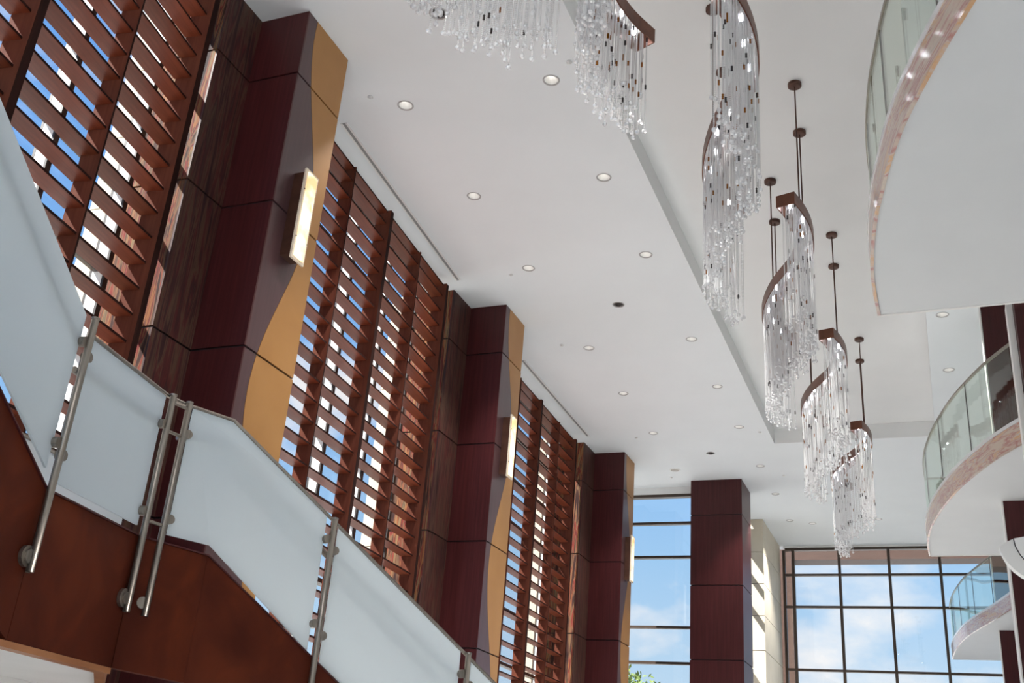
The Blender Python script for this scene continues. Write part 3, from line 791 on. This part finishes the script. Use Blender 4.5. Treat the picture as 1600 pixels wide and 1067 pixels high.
part('inner_stringer', MB().prism([V3(a0+nl*WID, .72), V3(b0+U1*.5+nl*WID, .72), V3(b0+U1*.5+nl*WID, 1.30), V3(a0+nl*WID, 1.30)], nl*.05), 'stringer_wood', stair)
# treads: upper flight and lower flight
RUN = .28
for k in range(8):
    s = RUN*(k+1); c0 = P1-U1*(s-RUN+.0); c1 = P1-U1*s; z = 1.16+SLOPE*RUN*(k+1)
    part('tread', MB().prism([V3(c0+nl*IN, z-.05), V3(c1+nl*IN, z-.05), V3(c1+nl*WID, z-.05), V3(c0+nl*WID, z-.05)], (0, 0, .05)), 'white_paint', stair)
    part('riser', MB().prism([V3(c0+nl*IN, z-.05-SLOPE*RUN+.05), V3(c0+nl*WID, z-.05-SLOPE*RUN+.05), V3(c0+nl*WID-U1*.02, z-.05-SLOPE*RUN+.05), V3(c0+nl*IN-U1*.02, z-.05-SLOPE*RUN+.05)], (0, 0, SLOPE*RUN-.05)), 'white_paint', stair)
n3 = right(U3)*-1
for k in range(15):
    c0 = K+U3*(RUN*k); c1 = K+U3*(RUN*(k+1)); z = 1.16-SLOPE*RUN*(k+1)
    if z-.05 < FLOOR: break
    part('tread', MB().prism([V3(c0+n3*.12, z-.05), V3(c1+n3*.12, z-.05), V3(c1+n3*WID, z-.05), V3(c0+n3*WID, z-.05)], (0, 0, .05)), 'white_paint', stair)
    part('riser', MB().prism([V3(c0+n3*.12, z), V3(c0+n3*WID, z), V3(c0+n3*WID+U3*.02, z), V3(c0+n3*.12+U3*.02, z)], (0, 0, SLOPE*RUN-.05)), 'white_paint', stair)

# the guard: glass, posts, rail
guard = thing('glass_balustrade', 'frosted glass stair balustrade with brushed steel posts', 'balustrade', (P3.x, P3.y, ST_T))
GT = .014
def leaf(top, bot, u):
    n = right(u)
    part('glass_panel', MB().prism([p for p in top]+[p for p in bot[::-1]], -n*GT), 'frosted_glass', guard, label='frosted glass panel')
gH, gS = .84, .906
g = .045
# A
a, b = PA, P1-U1*g
leaf([V3(a, ZA0-.02), V3(b, ZA1+SLOPE*g-.02)], [V3(a, ZA0-gS), V3(b, ZA1+SLOPE*g-gS)], U1)
# B
a, b = P1+U1*g, P2-U1*(g-.01)
leaf([V3(a, ZRL), V3(b, ZRL)], [V3(a, ZRL-gH), V3(b, ZRL-gH)], U1)
# C with the break in slope
a = P3+U2*.045; b, zb = on_flight(D4-.05)
leaf([V3(a, ZRL), V3(K, ZRL), V3(b, zb)], [V3(a, ZRL-gH), V3(K, ZRL-gH), V3(b, zb-gS)], U3)
for d0, d1 in ((D4+.05, D5-.05), (D5+.05, D6-.05), (D6+.05, 4.4)):
    (a, za), (b, zb) = on_flight(d0), on_flight(d1)
    leaf([V3(a, za), V3(b, zb)], [V3(a, za-gS), V3(b, zb-gS)], U3)
# cap on the glass edge
def cap(pts): part('cap_rail', MB().tube(pts, .013, 8), 'steel', guard)
cap([V3(P1+U1*.02, ZRL+.008), V3(P2, ZRL+.008)])
cap([V3(P2, ZRL+.008), V3(P3, ZRL+.008), V3(K, ZRL+.008), V3(P4, Z4+.008), V3(P5, Z5+.008), V3(P6, Z6+.008), V3(on_flight(4.4)[0], on_flight(4.4)[1])])
# handrail behind the glass
def hand(pts):
    part('handrail', MB().tube(pts, .021, 10), 'steel', guard)
ho = .052
hand([V3(PA-right(U1)*ho, ZA0-.20), V3(P1-right(U1)*ho, ZA1-.20)])
hand([V3(P1+U1*.04-right(U1)*ho, ZRL-.20), V3(P2-right(U1)*ho, ZRL-.20)])
hand([V3(P3-right(U2)*ho, ZRL-.20), V3(K-right(U3)*ho, ZRL-.21), V3(on_flight(4.4)[0]-right(U3)*ho, on_flight(4.4)[1]-.24)])
# posts
PR = .021
def post(p, u, zt, zb, n=None, cl=(), tall=True):
    n = n or right(u); c = p+n*.03
    o = part('post', MB().tube([V3(c, zb), V3(c, zt)], PR, 14), 'steel', guard, True)
    # round foot bracket on the stringer
    f = MB()
    q = c-n*.012; 
    f.tube([V3(p+n*.001, zb+.075)-u*.03, V3(p+n*.022, zb+.075)-u*.03], .055, 18)
    f.tube([V3(p+n*.022, zb+.075)-u*.03, V3(p+n*.034, zb+.075)-u*.03], .036, 16)
    part('foot_bracket', f, 'steel', o)
    for side, z in cl:
        w = u*side
        e = c+w*.034-n*.012
        f = MB().tube([V3(e, z)-n*.028, V3(e, z)+n*.014], .030, 14)
        part('glass_clamp', f, 'steel', o)
    part('finial', MB().lathe([(PR+.002, 0), (PR+.002, .012), (.001, .014)], (c.x, c.y, zt), 14), 'steel', o)
post(P1, U1, 2.335, .92, cl=((-1, 2.335-.15), (1, 2.12), (-1, 1.60), (1, 1.55)))
post(P2, U1, ZRL+.01, .90, cl=((-1, 2.06), (-1, 1.50)))
post(P3, U2, ZRL+.01, .90, cl=((1, 2.06), (1, 1.50)))
for P_, Z_ in ((P4, Z4), (P5, Z5), (P6, Z6)):
    post(P_, U3, Z_+.01, Z_-1.38, cl=((-1, Z_-.13), (1, Z_-.20), (-1, Z_-.70), (1, Z_-.77)))
for z in (ZRL-.03, ZRL-.22, ZRL-.80):
    part('tie_bar', MB().tube([V3(P2+right(U1)*.03, z), V3(P3+right(U2)*.03, z)], .011), 'steel', guard)
# inner guard of the landing
inner = thing('landing_guard', 'frosted inner glass guard behind the stair landing', 'balustrade', (a0.x+nl.x*WID, a0.y+nl.y*WID, 1.165))
i0, i1 = a0+U1*1.15+nl*1.30, a0+U1*2.85+nl*1.30
part('glass_panel', MB().prism([V3(i0, 1.22), V3(i1, 1.22), V3(i1, 2.12), V3(i0, 2.12)], nl*GT), 'frosted_glass', inner)
part('cap_rail', MB().tube([V3(i0, 2.135), V3(i1, 2.135)], .014), 'steel', inner)
part('base_rail', MB().prism([V3(i0, 1.165), V3(i1, 1.165), V3(i1, 1.215), V3(i0, 1.215)], nl*.03), 'steel', inner)

# ------------------------------------------------------------------ outside tree by the narrow window
def tree():
    cx, cy_, top = -11.3, 40.0, 5.25
    r = thing('tree', 'leafy green tree top outside the narrow window', 'tree', (cx, cy_, FLOOR-.22))
    t = MB().tube([(cx, cy_, FLOOR-.25), (cx+.05, cy_, 1.6), (cx-.05, cy_, 3.6)], .12, 8)
    for k in range(7):
        q = k*.9; t.tube([(cx, cy_, 1.6+k*.3), (cx+.8*math.cos(q), cy_+.8*math.sin(q), 2.5+k*.33)], .035, 5)
    part('trunk', t, 'bark', r)
    m = MB(); rng = random.Random(3)
    for k in range(1500):
        th, ph = rng.uniform(0, 2*math.pi), math.acos(rng.uniform(-1, 1)); rr = 1.5*rng.uniform(.35, 1)**.5
        p = Vector((cx+rr*math.sin(ph)*math.cos(th), cy_+rr*math.sin(ph)*math.sin(th), top-1.7+rr*1.15*math.cos(ph)))
        a = Vector((rng.uniform(-1, 1), rng.uniform(-1, 1), rng.uniform(-1, 1))).normalized(); b = a.orthogonal().normalized()
        s = rng.uniform(.07, .13)
        m.add([p, p+a*s+b*s*.45, p+a*s*2, p+a*s-b*s*.45], [(0, 1, 2, 3)])
    o = part('foliage', m, 'leaf', r); o['kind'] = 'stuff'
tree()
for o in list(bpy.data.objects):
    if 'base' in o: del o['base']
